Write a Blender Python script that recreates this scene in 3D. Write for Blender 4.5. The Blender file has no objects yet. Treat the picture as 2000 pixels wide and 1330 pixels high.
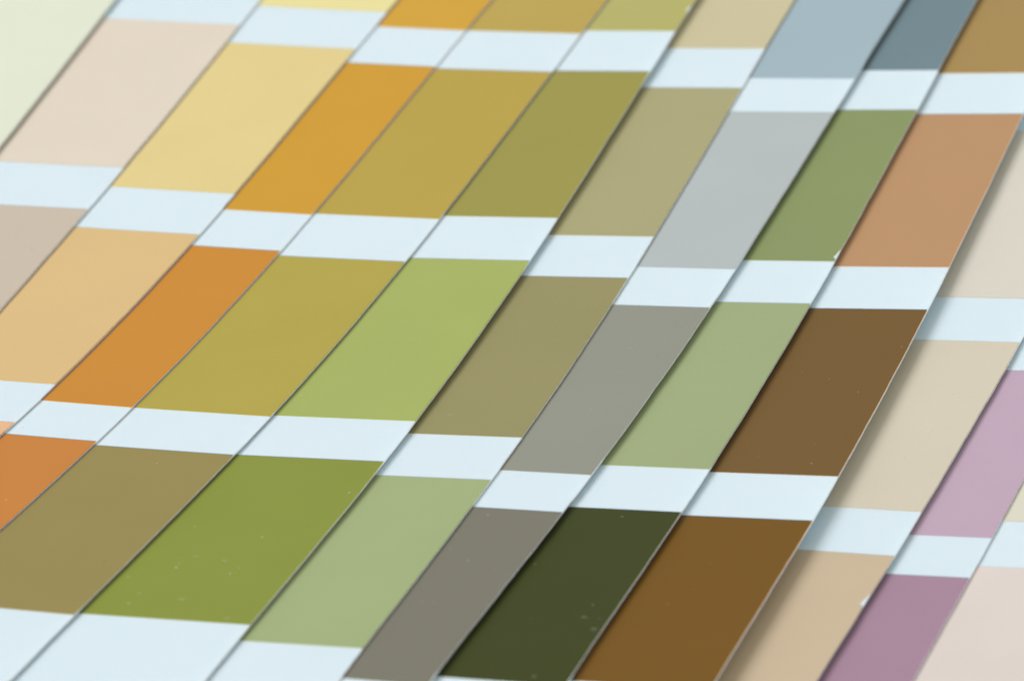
# Fan of overlapping paint colour cards, close-up.  1 Blender unit = 1 cm.
import bpy, math, random
from mathutils import Vector, Matrix
scene = bpy.context.scene
scene.unit_settings.scale_length = 0.01

# Each card lies in the fan at its own height; along its length it keeps a straight, slightly
# bowed cut edge.  rows: where a colour patch starts ('t', far side) and stops ('b', near side).
CARDS = [
    dict(h=0.4083, rise=-0.0240, origin=(-2.5127, 3.9200), turn=0.34854, span=(-1.251, 0.900), bow=(0.00000, 0.000000, 0.0000000, 0.00000000), skew=(0.000000, 0.00000),
         rows=[('t', 6.461), ('b', 4.262), ('t', 3.692), ('b', 1.493), ('t', 0.923), ('b', -1.276), ('t', -1.846), ('b', -4.045), ('t', -4.615), ('b', -6.814), ('t', -7.384), ('b', -9.583)],
         specks=[], nicks=[]),
    dict(h=0.3738, rise=-0.0240, origin=(-2.1135, 2.5506), turn=0.37213, span=(-2.357, 2.198), bow=(-0.00090, 0.004554, 0.0006702, -0.00116981), skew=(-0.012722, 0.01290),
         rows=[('t', 7.3599), ('b', 5.1609), ('t', 4.5909), ('b', 2.3919), ('t', 1.8219), ('b', -0.2502), ('t', -0.8582), ('b', -3.0572), ('t', -3.6272), ('b', -5.8262)],
         specks=[(-1.4632, -0.1307, -0.38, 0.0072, 0.0091), (1.6898, -0.3387, -0.38, 0.0072, 0.0091)], nicks=[]),
    dict(h=0.3534, rise=-0.0240, origin=(-1.7110, 1.4234), turn=0.39627, span=(-3.274, 3.216), bow=(0.00393, -0.003218, -0.0007690, 0.00038944), skew=(-0.004872, 0.00485),
         rows=[('b', 5.7996), ('t', 5.2296), ('b', 3.0306), ('t', 2.4885), ('b', 0.4092), ('t', -0.1857), ('b', -2.4555), ('t', -3.0614), ('b', -5.2604)],
         specks=[(0.1799, -0.7708, -0.38, 0.0072, 0.0068)], nicks=[]),
    dict(h=0.3339, rise=-0.0240, origin=(-1.5163, 0.4264), turn=0.39992, span=(-3.777, 4.156), bow=(0.00165, -0.002323, -0.0003329, 0.00021305), skew=(-0.000568, -0.00383),
         rows=[('t', 5.9004), ('b', 3.7014), ('t', 3.1752), ('b', 1.0671), ('t', 0.5403), ('b', -1.8198), ('t', -2.3562), ('b', -4.5552)],
         specks=[(-3.3324, -0.1454, 0.45, 0.006, 0.0085), (-2.2384, -0.5035, -0.52, 0.0048, 0.008), (4.0674, -0.4274, -0.38, 0.0072, 0.0091)], nicks=[]),
    dict(h=0.3162, rise=-0.0240, origin=(-1.0349, -0.5328), turn=0.38127, span=(-5.137, 4.955), bow=(0.00189, -0.000229, -0.0001763, 0.00001001), skew=(0.001674, -0.00014),
         rows=[('t', 6.6558), ('b', 4.4568), ('t', 3.9056), ('b', 1.8343), ('t', 1.2246), ('b', -1.0695), ('t', -1.665), ('b', -4.1564)],
         specks=[(-3.3634, -0.1275, -0.52, 0.0072, 0.0091), (-1.8713, -0.39, 0.52, 0.006, 0.0057), (-4.704, 0.4701, -0.75, 0.0048, 0.0074)], nicks=[]),
    dict(h=0.2916, rise=-0.0195, origin=(-0.2236, -0.6099), turn=0.33283, span=(-5.063, 4.806), bow=(0.00563, -0.000791, -0.0005546, 0.00004012), skew=(0.000872, 0.00244),
         rows=[('t', 6.5476), ('b', 4.3486), ('t', 3.7712), ('b', 1.7361), ('t', 1.1386), ('b', -1.1783), ('t', -1.7859), ('b', -4.249)],
         specks=[(-2.8829, -0.7732, 0.75, 0.0048, 0.0057), (-3.5009, -0.6772, 0.75, 0.0077, 0.0074), (-3.4379, -0.677, 0.52, 0.0048, 0.0057), (-3.6786, -0.9011, 0.45, 0.006, 0.0068), (-3.9056, -0.7584, 0.45, 0.0072, 0.0074), (-4.0627, -0.7685, 0.68, 0.0072, 0.0068), (-3.5427, -0.3471, 0.75, 0.0072, 0.0068), (-3.453, -0.3224, 0.52, 0.0048, 0.0057), (-3.3617, -0.4398, 0.38, 0.0168, 0.0057), (-2.2655, -0.0544, 0.68, 0.0077, 0.0063), (-2.7764, -0.1374, -0.75, 0.0048, 0.0057), (-2.9855, -0.3393, 0.6, 0.0084, 0.0057), (-3.9546, -0.4929, 0.34, 0.0216, 0.0068), (-4.1816, -0.1545, 0.3, 0.012, 0.0114), (-3.3187, -0.62, 0.26, 0.0216, 0.0057), (4.5693, -0.3257, -0.38, 0.006, 0.008), (-0.8797, -0.7817, 0.45, 0.006, 0.0046), (-2.9888, 0.2295, 0.22, 0.0072, 0.0057)], nicks=[(4.6849, 0.0513, 0.0204)]),
    dict(h=0.2466, rise=-0.0270, origin=(0.3571, -0.9132), turn=0.32158, span=(-4.768, 5.032), bow=(0.00384, -0.000631, -0.0004245, 0.00004571), skew=(-0.001437, -0.00303),
         rows=[('t', 6.518), ('b', 4.319), ('t', 3.7557), ('b', 1.7016), ('t', 1.124), ('b', -1.1633), ('t', -1.7945), ('b', -4.2959)],
         specks=[(-0.8751, -0.5085, 0.3, 0.0168, 0.0046), (0.7397, -0.3415, 0.3, 0.0048, 0.0057)], nicks=[]),
    dict(h=0.2268, rise=-0.0270, origin=(1.1013, -0.5380), turn=0.34252, span=(-5.231, 4.483), bow=(0.00106, 0.000383, -0.0001360, -0.00002985), skew=(0.003317, -0.00199),
         rows=[('b', 6.1115), ('t', 5.5415), ('b', 3.3425), ('t', 2.8713), ('b', 0.7233), ('t', 0.1872), ('b', -2.2067), ('t', -2.76), ('b', -5.2786)],
         specks=[(-3.5369, -0.3132, 0.75, 0.0053, 0.0063), (-2.8678, -0.4065, 0.52, 0.0072, 0.0051), (-3.3782, -0.4664, 0.3, 0.0072, 0.0057), (-4.1642, -0.318, 0.3, 0.0072, 0.0057), (-4.1683, -0.3797, 0.26, 0.0072, 0.0057), (-0.0964, -0.0597, 0.15, 0.0072, 0.0057)], nicks=[]),
    dict(h=0.1833, rise=-0.0270, origin=(1.6813, -0.5817), turn=0.31356, span=(-5.145, 4.435), bow=(0.00153, 0.001105, -0.0002479, -0.00007854), skew=(0.001124, -0.00509),
         rows=[('b', 6.1808), ('t', 5.6108), ('b', 3.4118), ('t', 2.8584), ('b', 0.7987), ('t', 0.2217), ('b', -2.0998), ('t', -2.7213), ('b', -5.2003)],
         specks=[(3.6138, -0.24, -0.52, 0.006, 0.008), (-4.0882, -0.1417, 0.38, 0.0072, 0.0068), (-4.2658, -0.1431, 0.26, 0.0216, 0.0074), (-3.5606, -0.6231, 0.3, 0.0072, 0.0057), (-4.2731, -0.0527, 0.22, 0.0072, 0.0057), (-5.1106, -0.1982, 0.26, 0.012, 0.0114), (-2.8272, -0.3167, 0.26, 0.0096, 0.0068), (-4.4186, -0.0454, 0.15, 0.0192, 0.0171)], nicks=[(0.8994, 0.0684, 0.0229)]),
    dict(h=0.1413, rise=-0.0270, origin=(2.0537, -1.7463), turn=0.29786, span=(-3.919, 3.880), bow=(0.00360, -0.000918, -0.0006191, 0.00009255), skew=(-0.001475, -0.00563),
         rows=[('t', 6.6528), ('b', 4.4538), ('t', 3.8838), ('b', 1.8187), ('t', 1.2471), ('b', -1.0426), ('t', -1.6673), ('b', -4.0305)],
         specks=[(-2.9171, -0.5217, 0.3, 0.0072, 0.0057), (-0.879, -0.1936, 0.52, 0.006, 0.0068), (0.1162, -0.154, 0.38, 0.0048, 0.0057), (0.7394, -0.0389, 0.45, 0.0048, 0.0057), (0.2889, -0.3647, 0.22, 0.0072, 0.0057), (0.3677, -1.7313, 0.22, 0.0072, 0.0057)], nicks=[]),
    dict(h=0.0513, rise=-0.0090, origin=(2.1985, -3.0768), turn=0.32598, span=(-2.340, 2.254), bow=(-0.00215, -0.000229, 0.0009302, 0.00000000), skew=(0.005139, -0.01049),
         rows=[('t', 7.7954), ('b', 5.5964), ('t', 5.0264), ('b', 2.8274), ('t', 2.2574), ('b', -0.016), ('t', -0.6228), ('b', -2.8218)],
         specks=[(0.6913, -0.2822, -0.38, 0.0053, 0.0068), (1.5506, -0.2227, -0.3, 0.0072, 0.0057), (0.6738, -0.4412, -0.22, 0.0072, 0.0074), (1.9312, -0.2688, -0.22, 0.0048, 0.0057)], nicks=[(-1.2232, 0.0912, 0.0331)]),
    dict(h=0.0198, rise=0.0000, origin=(2.4229, -3.8609), turn=0.30827, span=(-1.467, 1.258), bow=(-0.00117, 0.000331, 0.0012765, 0.00000000), skew=(0.000000, 0.02551),
         rows=[('b', 5.9891), ('t', 5.4191), ('b', 3.2201), ('t', 2.6501), ('b', 0.4511), ('t', -0.0854), ('b', -2.2844)],
         specks=[(1.9154, -0.3868, -0.26, 0.0048, 0.0057)], nicks=[]),
    dict(h=0.0000, rise=0.0000, origin=(3.0620, -3.9282), turn=0.32154, span=(-1.439, 1.232), bow=(-0.00128, 0.000370, 0.0014482, 0.00000000), skew=(0.000000, 0.05097),
         rows=[('b', 6.1518), ('t', 5.5818), ('b', 3.3828), ('t', 2.8128), ('b', 0.6138), ('t', 0.0112), ('b', -2.1878)],
         specks=[], nicks=[]),
]
BEND = [(0, 2, 2.2716), (0, 3, -0.1965), (0, 4, -0.3076), (1, 1, 3.1713), (1, 2, -0.8438), (1, 3, -0.4224), (2, 0, 1.0904), (2, 1, 0.2113), (2, 2, -0.4032), (3, 0, -0.3503), (3, 1, -0.1542), (4, 0, 0.1338)]

KEY = 1020000.0
SIDE = 60000.0
FILL = 0.55
FOCUS = 77.6
FSTOP = 0.82


CARD_W = 3.0          # real card width, mostly hidden under the next card
THICK = 0.0150        # card stock
FILM = 0.0016         # coat of paint on the stock
END = 1.15            # blank margin at the near end

def lin(c):
    c /= 255.0
    return c/12.92 if c <= 0.04045 else ((c+0.055)/1.055)**2.4

LIGHT = (0.985, 1.00, 1.045)   # how bright a white diffuse sheet lies under these lamps
VEIL = 0.010

def albedo(rgb):
    return [min(max((lin(v)-VEIL)/L, 0.002), 0.93) for v, L in zip(rgb, LIGHT)]

# ---------------------------------------------------------------- materials
def add(nt, kind, **kw):
    n = nt.nodes.new(kind)
    for k, v in kw.items():
        if k in n.inputs: n.inputs[k].default_value = v
        else: setattr(n, k, v)
    return n

def math_node(nt, op, a, b=None, clamp=False):
    n = nt.nodes.new('ShaderNodeMath'); n.operation = op; n.use_clamp = clamp
    for i, v in enumerate((a, b)):
        if v is None: continue
        if isinstance(v, (int, float)): n.inputs[i].default_value = v
        else: nt.links.new(v, n.inputs[i])
    return n.outputs[0]

def coated(name, rgb, rough=0.42, spec=0.04, mottle=0.035, specks=(), seed=0.0, fleck=0.10, sss=0.0):
    m = bpy.data.materials.new(name); m.use_nodes = True
    nt = m.node_tree; nt.nodes.clear(); L = nt.links
    out = add(nt, 'ShaderNodeOutputMaterial'); bs = add(nt, 'ShaderNodeBsdfPrincipled')
    L.new(bs.outputs[0], out.inputs[0])
    bs.inputs['Roughness'].default_value = rough
    bs.inputs['Specular IOR Level'].default_value = spec
    bs.inputs['Subsurface Weight'].default_value = sss; bs.inputs['Subsurface Radius'].default_value = (1.0, 1.0, 0.95); bs.inputs['Subsurface Scale'].default_value = 0.04
    tc = add(nt, 'ShaderNodeTexCoord')
    # broad unevenness of the ink and fine grain of the coat
    n1 = add(nt, 'ShaderNodeTexNoise', noise_dimensions='4D', Scale=1.3, Detail=3.0, W=seed)
    n2 = add(nt, 'ShaderNodeTexNoise', noise_dimensions='4D', Scale=26.0, Detail=4.0, W=seed+3)
    n3 = add(nt, 'ShaderNodeTexNoise', noise_dimensions='4D', Scale=75.0, Detail=3.0, W=seed+9)
    for n in (n1, n2, n3): L.new(tc.outputs['UV'], n.inputs['Vector'])
    v = math_node(nt, 'ADD', math_node(nt, 'MULTIPLY', math_node(nt, 'SUBTRACT', n1.outputs[0], 0.5), mottle*2.6),
                  math_node(nt, 'MULTIPLY', math_node(nt, 'SUBTRACT', n2.outputs[0], 0.5), mottle*1.1))
    v = math_node(nt, 'ADD', v, math_node(nt, 'MULTIPLY', math_node(nt, 'SUBTRACT', n3.outputs[0], 0.5), mottle*0.9))
    v = math_node(nt, 'ADD', v, 1.0)
    a = albedo(rgb)
    mul = add(nt, 'ShaderNodeVectorMath', operation='SCALE'); mul.inputs[0].default_value = a
    L.new(v, mul.inputs['Scale'])
    col = mul.outputs[0]
    # sparse tiny dust, everywhere different
    vo = add(nt, 'ShaderNodeTexVoronoi', voronoi_dimensions='2D', feature='F1', Scale=3.4, Randomness=1.0)
    mp = add(nt, 'ShaderNodeMapping'); mp.inputs['Location'].default_value = (seed*1.7, seed*2.3, 0); L.new(tc.outputs['UV'], mp.inputs[0])
    L.new(mp.outputs[0], vo.inputs['Vector'])
    sep = add(nt, 'ShaderNodeSeparateColor'); L.new(vo.outputs['Color'], sep.inputs[0])
    rad = math_node(nt, 'MULTIPLY', sep.outputs[0], 0.028)
    dot = math_node(nt, 'MULTIPLY', math_node(nt, 'SUBTRACT', rad, vo.outputs['Distance']), 90.0, clamp=True)
    pick = math_node(nt, 'MULTIPLY', math_node(nt, 'LESS_THAN', sep.outputs[1], 0.45), fleck)
    dotf = math_node(nt, 'MULTIPLY', dot, pick)
    mx = add(nt, 'ShaderNodeMix', data_type='RGBA'); L.new(dotf, mx.inputs[0]); L.new(col, mx.inputs[6])
    lum = sum(a)/3
    mx.inputs[7].default_value = (0.75, 0.75, 0.70, 1) if lum < 0.3 else (a[0]*.45, a[1]*.45, a[2]*.42, 1)
    col = mx.outputs[2]
    # dust grains and scuffs seen on this very card
    for (s0, u0, st, rs, ru) in specks:
        d = add(nt, 'ShaderNodeVectorMath', operation='SUBTRACT'); L.new(tc.outputs['UV'], d.inputs[0]); d.inputs[1].default_value = (u0, s0, 0)
        e = add(nt, 'ShaderNodeVectorMath', operation='MULTIPLY'); L.new(d.outputs[0], e.inputs[0]); e.inputs[1].default_value = (1/rs, 1/(ru), 0)
        ln = add(nt, 'ShaderNodeVectorMath', operation='LENGTH'); L.new(e.outputs[0], ln.inputs[0])
        f = math_node(nt, 'MULTIPLY', math_node(nt, 'SUBTRACT', 1.15, ln.outputs['Value']), 2.0, clamp=True)
        f = math_node(nt, 'MULTIPLY', f, min(abs(st), 1.0)*0.7)
        mx = add(nt, 'ShaderNodeMix', data_type='RGBA'); L.new(f, mx.inputs[0]); L.new(col, mx.inputs[6])
        mx.inputs[7].default_value = (0.80, 0.80, 0.74, 1) if st > 0 else (a[0]*.15, a[1]*.13, a[2]*.12, 1)
        col = mx.outputs[2]
    L.new(col, bs.inputs['Base Color'])
    bp = add(nt, 'ShaderNodeBump', Strength=0.05, Distance=0.002)
    L.new(n3.outputs[0], bp.inputs['Height']); L.new(bp.outputs[0], bs.inputs['Normal'])
    # coat gloss varies a little
    r = math_node(nt, 'ADD', math_node(nt, 'MULTIPLY', n2.outputs[0], 0.10), rough-0.05)
    L.new(r, bs.inputs['Roughness'])
    return m

# ---------------------------------------------------------------- card geometry
def soft(v, lo, hi, k=0.40):
    if v > hi: return hi + k*(1-math.exp(-(v-hi)/k))
    if v < lo: return lo - k*(1-math.exp(-(lo-v)/k))
    return v

def bend(x, y):
    X = soft(x/3.0, -1.10, 1.25); Y = soft(y/3.0, -1.65, 2.05)
    return 0.03*sum(c*X**i*Y**j for i, j, c in BEND)

def jitter(idx, s, amp=0.0015):
    r = random.Random
    def h(k): return random.Random(idx*7919+k*104729).uniform(-1, 1)
    tot = 0
    for f, a in ((3.1, 1.6), (11.0, 1.0), (31.0, 0.8)):
        q = s*f+50; k = math.floor(q); t = q-k; t = t*t*(3-2*t)
        tot += a*(h(k*3+int(f))*(1-t)+h(k*3+3+int(f))*t)
    return tot*amp*0.5

class Card:
    def __init__(self, idx, d):
        self.idx = idx; self.d = d
        self.t = Vector((math.sin(d['turn']), math.cos(d['turn']))); self.n = Vector((math.cos(d['turn']), -math.sin(d['turn'])))
        self.near = d['rows'][-1][1]-END; self.far = d['rows'][0][1]+0.57
    def bow(self, s):
        lo, hi = self.d['span']; b = self.d['bow']; q = min(max(s, lo), hi)
        w = sum(b[k]*q**k for k in range(4)); dw = b[1]+2*b[2]*q+3*b[3]*q*q
        return w+dw*(s-q)
    def skew(self, s):
        lo, hi = self.d['span']; q = min(max(s, lo), hi)
        return self.d['skew'][0]*q+self.d['skew'][1]
    def xy(self, s, u):
        a = self.skew(s); p = Vector(self.d['origin']) + self.t*s + self.n*self.bow(s)
        return p + self.n*(u*math.cos(a)) + self.t*(u*math.sin(a))
    def point(self, s, u, dz=0.0):
        p = self.xy(s, u); return Vector((p.x, p.y, self.d['h']+self.d['rise']*soft(p.y/3.0, -1.65, 2.05)+bend(p.x, p.y)+dz))
    def corner(self, s, R=0.25):
        e = min(s-self.near, self.far-s)
        return 0.0 if e >= R else R-math.sqrt(max(R*R-(R-e)**2, 0.0))

def grid_solid(name, card, stations, u_of, z_top, z_bot, mats, parent, origin, cols=10, bottom=True):
    """closed thin sheet following the card: rows of points (s, u) -> world"""
    V = []; F = []; M = []; UV = []
    def addgrid(rows, flip, mi, smooth=True):
        base = len(V); nc = len(rows[0])
        for r in rows:
            for (p, uv) in r: V.append(p-origin); UV.append(uv)
        for i in range(len(rows)-1):
            for j in range(nc-1):
                a = base+i*nc+j; q = [a, a+1, a+nc+1, a+nc]
                F.append(q[::-1] if flip else q); M.append(mi)
    top = []; bot = []
    for s in stations:
        u0, u1 = u_of(s); rt = []; rb = []
        for j in range(cols+1):
            k = j/cols; u = u0+(u1-u0)*k
            rt.append((card.point(s, u, z_top), (u, s))); rb.append((card.point(s, u, z_bot), (u, s)))
        top.append(rt); bot.append(rb)
    addgrid(top, False, 0)
    if bottom: addgrid(bot, True, 0)
    addgrid([[r[-1] for r in top], [r[-1] for r in bot]], False, 1)
    addgrid([[r[0] for r in bot], [r[0] for r in top]], False, 1)
    addgrid([top[0], bot[0]], True, 1)
    addgrid([bot[-1], top[-1]], True, 1)
    me = bpy.data.meshes.new(name); me.from_pydata([tuple(v) for v in V], [], F)
    for m in mats: me.materials.append(m)
    me.polygons.foreach_set('material_index', M); me.polygons.foreach_set('use_smooth', [True]*len(F))
    uvl = me.uv_layers.new(name='UVMap')
    for lp in me.loops: uvl.data[lp.index].uv = UV[lp.vertex_index]
    me.update()
    ob = bpy.data.objects.new(name, me); scene.collection.objects.link(ob)
    if parent: ob.parent = parent
    return ob

WHITE = (222, 243, 255)
INFO = [  # label of the card; patches near -> far: (rgb, words)
 ('pale card at the far left of the fan showing one cream green patch',
  [((215,215,200),'pale grey'),((215,222,200),'pale sage'),((220,226,205),'pale green'),((226,231,211),'pale cream green'),((228,228,222),'off white'),((230,230,225),'off white')]),
 ('card with a pale pinkish beige patch above a taupe patch, second from the left',
  [((190,172,150),'dark taupe'),((203,190,173),'taupe'),((226,214,198),'pale pinkish beige'),((232,222,210),'ivory'),((235,226,216),'ivory')]),
 ('card with straw yellow and light peach patches, left of the orange card',
  [((233,187,145),'soft peach'),((221,190,136),'light peach'),((227,208,146),'straw yellow'),((235,224,160),'pale lemon yellow'),((236,228,180),'pale lemon yellow')]),
 ('card of three amber to burnt orange patches, the most orange one in the fan',
  [((202,134,68),'burnt orange'),((205,142,62),'deep orange'),((208,158,62),'amber orange'),((211,165,68),'golden amber'),((214,176,90),'golden amber')]),
 ('card of mustard patches ending in a brownish olive one, right of the orange card',
  [((153,140,88),'brownish olive'),((180,166,82),'olive mustard'),((186,163,81),'mustard'),((189,166,90),'golden mustard'),((194,174,104),'golden mustard')]),
 ('card with a dusty moss green patch in front of a lime green one',
  [((140,150,70),'moss green with dust specks'),((168,180,105),'lime green'),((159,153,84),'olive'),((183,179,112),'pale olive'),((190,186,130),'pale olive')]),
 ('khaki card with one pale sage patch in front, between lime and grey cards',
  [((164,178,130),'pale sage green'),((154,148,105),'dark khaki'),((173,168,126),'khaki'),((205,196,160),'sand'),((210,202,172),'sand')]),
 ('card of grey patches, blue grey at the far end and dark warm grey in front',
  [((127,125,112),'dark warm grey'),((149,151,139),'mid grey'),((182,191,191),'pale silver grey'),((164,184,194),'blue grey'),((172,190,200),'blue grey')]),
 ('card with sage green patches and a nearly black green patch in front',
  [((69,75,42),'very dark forest green'),((161,174,130),'light sage green'),((141,154,105),'sage green with a chipped corner'),((117,138,146),'slate blue grey'),((125,146,154),'slate blue grey')]),
 ('card of brown patches casting the widest shadow onto the beige card beside it',
  [((122,90,42),'golden brown'),((121,95,58),'dark brown'),((188,148,110),'terracotta tan'),((169,141,90),'ochre brown'),((176,150,104),'ochre brown')]),
 ('card of beige patches lying in the shadow of the brown card, its edge chipped',
  [((205,186,158),'tan beige with a torn nick'),((214,205,186),'light beige'),((218,213,200),'pale stone'),((224,220,210),'off white')]),
 ('card with two mauve purple patches, second from the right',
  [((169,138,158),'dusky mauve'),((194,170,189),'light lilac'),((206,188,202),'pale lilac'),((214,200,212),'pale lilac')]),
 ('lowest card at the far right of the fan with pale pink and ivory patches',
  [((223,212,206),'pale pink'),((222,218,202),'ivory'),((226,222,210),'ivory'),((228,226,218),'ivory')]),
]

core = coated('paper_core', (240, 242, 236), rough=0.8, spec=0.05, mottle=0.10, fleck=0.0, sss=1.0)
core.node_tree.nodes['Principled BSDF'].inputs['Subsurface Scale'].default_value = 0.06

cards = [Card(i, d) for i, d in enumerate(CARDS)]
for c in cards:
    label, patches = INFO[c.idx]
    d = c.d; mid = c.point(0.5*(d['span'][0]+d['span'][1]), -CARD_W/2, -THICK)
    root = bpy.data.objects.new('colour_card', None); scene.collection.objects.link(root)
    root.location = mid; root.empty_display_size = 0.5
    root['label'] = label; root['category'] = 'colour card'; root['group'] = 'paint colour cards fanned out'
    white = coated('white_coat', WHITE, specks=d['specks'] if c.idx in (2, 3, 4) else (), seed=c.idx*1.37+20, mottle=0.018, fleck=0.10, rough=0.42, spec=0.15, sss=0.5)
    # stations along the card
    st = []; s = c.near
    while s < c.far:
        st.append(s); s += 0.028 if d['span'][0]-0.4 < s < d['span'][1]+0.4 else 0.06
    st.append(c.far)
    W = CARD_W
    grid_solid('card_stock', c, st, lambda s: (-W+c.corner(s), -c.corner(s)+jitter(c.idx, s)), 0.0, -THICK, [white, core], root, mid)
    rows = d['rows']; pairs = []
    for k in range(len(rows)-1):
        if rows[k][0] == 't': pairs.append((rows[k][1], rows[k+1][1]))
    pairs = pairs[::-1]
    for k, (s1, s0) in enumerate(pairs):
        rgb, words = patches[min(k, len(patches)-1)]
        sp = [q for q in d['specks'] if s0 < q[0] < s1]
        m = coated('paint_'+words.replace(' ', '_'), rgb, specks=sp, seed=c.idx*3.1+k*0.77)
        nk = [q for q in d['nicks'] if s0-0.05 < q[0] < s1+0.05]
        step = 0.028 if not nk else 0.010
        n = max(int((s1-s0)/step), 2)
        def edge(s):
            e = -0.0011+jitter(c.idx, s)
            for (sc, half, dep) in nk:
                v = (s-sc)/half
                if abs(v) < 1:   # ragged chip, steep at the near end
                    prof = (1-v)*0.5 if v > -0.72 else (v+1)/0.28*0.86
                    e -= dep*prof*(1+0.25*math.sin(s*190)+0.15*math.sin(s*410+1))
            return e
        grid_solid('colour_patch', c, [s0+(s1-s0)*i/n for i in range(n+1)], lambda s: (-W+0.0012, edge(s)),
                   FILM, -0.0006, [m, m], root, mid, bottom=False)['label'] = words+' colour patch'
    

# ---------------------------------------------------------------- table top under the fan
zt = min(c.point(s, u).z for c in cards for s in [c.near+k*(c.far-c.near)/30 for k in range(31)] for u in (-3.0, -1.5, 0.0))-THICK-0.02
m = bpy.data.materials.new('white_table'); m.use_nodes = True
nt = m.node_tree; b = nt.nodes['Principled BSDF']; b.inputs['Roughness'].default_value = 0.55
nz = add(nt, 'ShaderNodeTexNoise', Scale=4.0, Detail=5.0); tc = add(nt, 'ShaderNodeTexCoord'); nt.links.new(tc.outputs['Object'], nz.inputs[0])
cr = add(nt, 'ShaderNodeValToRGB'); cr.color_ramp.elements[0].color = (.66, .68, .70, 1); cr.color_ramp.elements[1].color = (.74, .76, .78, 1)
nt.links.new(nz.outputs[0], cr.inputs[0]); nt.links.new(cr.outputs[0], b.inputs['Base Color'])
me = bpy.data.meshes.new('table_top'); S = 60.0
me.from_pydata([(-S, -S, zt), (S, -S, zt), (S, S, zt), (-S, S, zt), (-S, -S, zt-3), (S, -S, zt-3), (S, S, zt-3), (-S, S, zt-3)], [],
               [(0, 1, 2, 3), (7, 6, 5, 4), (0, 4, 5, 1), (1, 5, 6, 2), (2, 6, 7, 3), (3, 7, 4, 0)])
me.materials.append(m); tb = bpy.data.objects.new('table_top', me); scene.collection.objects.link(tb); tb['kind'] = 'structure'

# ---------------------------------------------------------------- lamps
def area(name, loc, target, size, power, col):
    l = bpy.data.lights.new(name, 'AREA'); l.shape = 'RECTANGLE'; l.size = size[0]; l.size_y = size[1]; l.energy = power; l.color = col
    o = bpy.data.objects.new(name, l); scene.collection.objects.link(o); o.location = loc
    o.rotation_euler = (Vector(target)-Vector(loc)).to_track_quat('-Z', 'Y').to_euler(); return o
area('key_softbox', (-205, 35, 360), (0, 0, 0), (230, 230), KEY, (0.975, 1.0, 1.075))
area('added_edge_fill', (190, -80, 42), (0, 0, 0), (80, 50), SIDE, (1.0, 0.99, 0.97))  # added low fill lamp, put in to brighten the cut card edges

w = bpy.data.worlds.new('World'); scene.world = w; w.use_nodes = True
w.node_tree.nodes['Background'].inputs[0].default_value = (0.99, 0.99, 0.985, 1); w.node_tree.nodes['Background'].inputs[1].default_value = FILL

# ---------------------------------------------------------------- camera
cam = bpy.data.cameras.new('camera'); co = bpy.data.objects.new('camera', cam); scene.collection.objects.link(co); scene.camera = co
p = math.radians(24.14); roll = math.radians(-6.34); D = 26324*0.003
fw = Vector((0, math.cos(p), -math.sin(p))); r = Vector((1, 0, 0)); u = r.cross(fw)
r2 = r*math.cos(roll)+u*math.sin(roll); u2 = -r*math.sin(roll)+u*math.cos(roll)
mw = Matrix((r2, u2, -fw)).transposed().to_4x4(); mw.translation = -fw*D; co.matrix_world = mw
cam.sensor_width = 36; cam.lens = 26324/2000*36; cam.clip_start = 1; cam.clip_end = 1000
cam.dof.use_dof = True; cam.dof.focus_distance = FOCUS; cam.dof.aperture_fstop = FSTOP

scene.render.engine = 'CYCLES'
scene.view_settings.view_transform = 'Standard'; scene.view_settings.look = 'None'
scene.view_settings.exposure = 0; scene.view_settings.gamma = 1
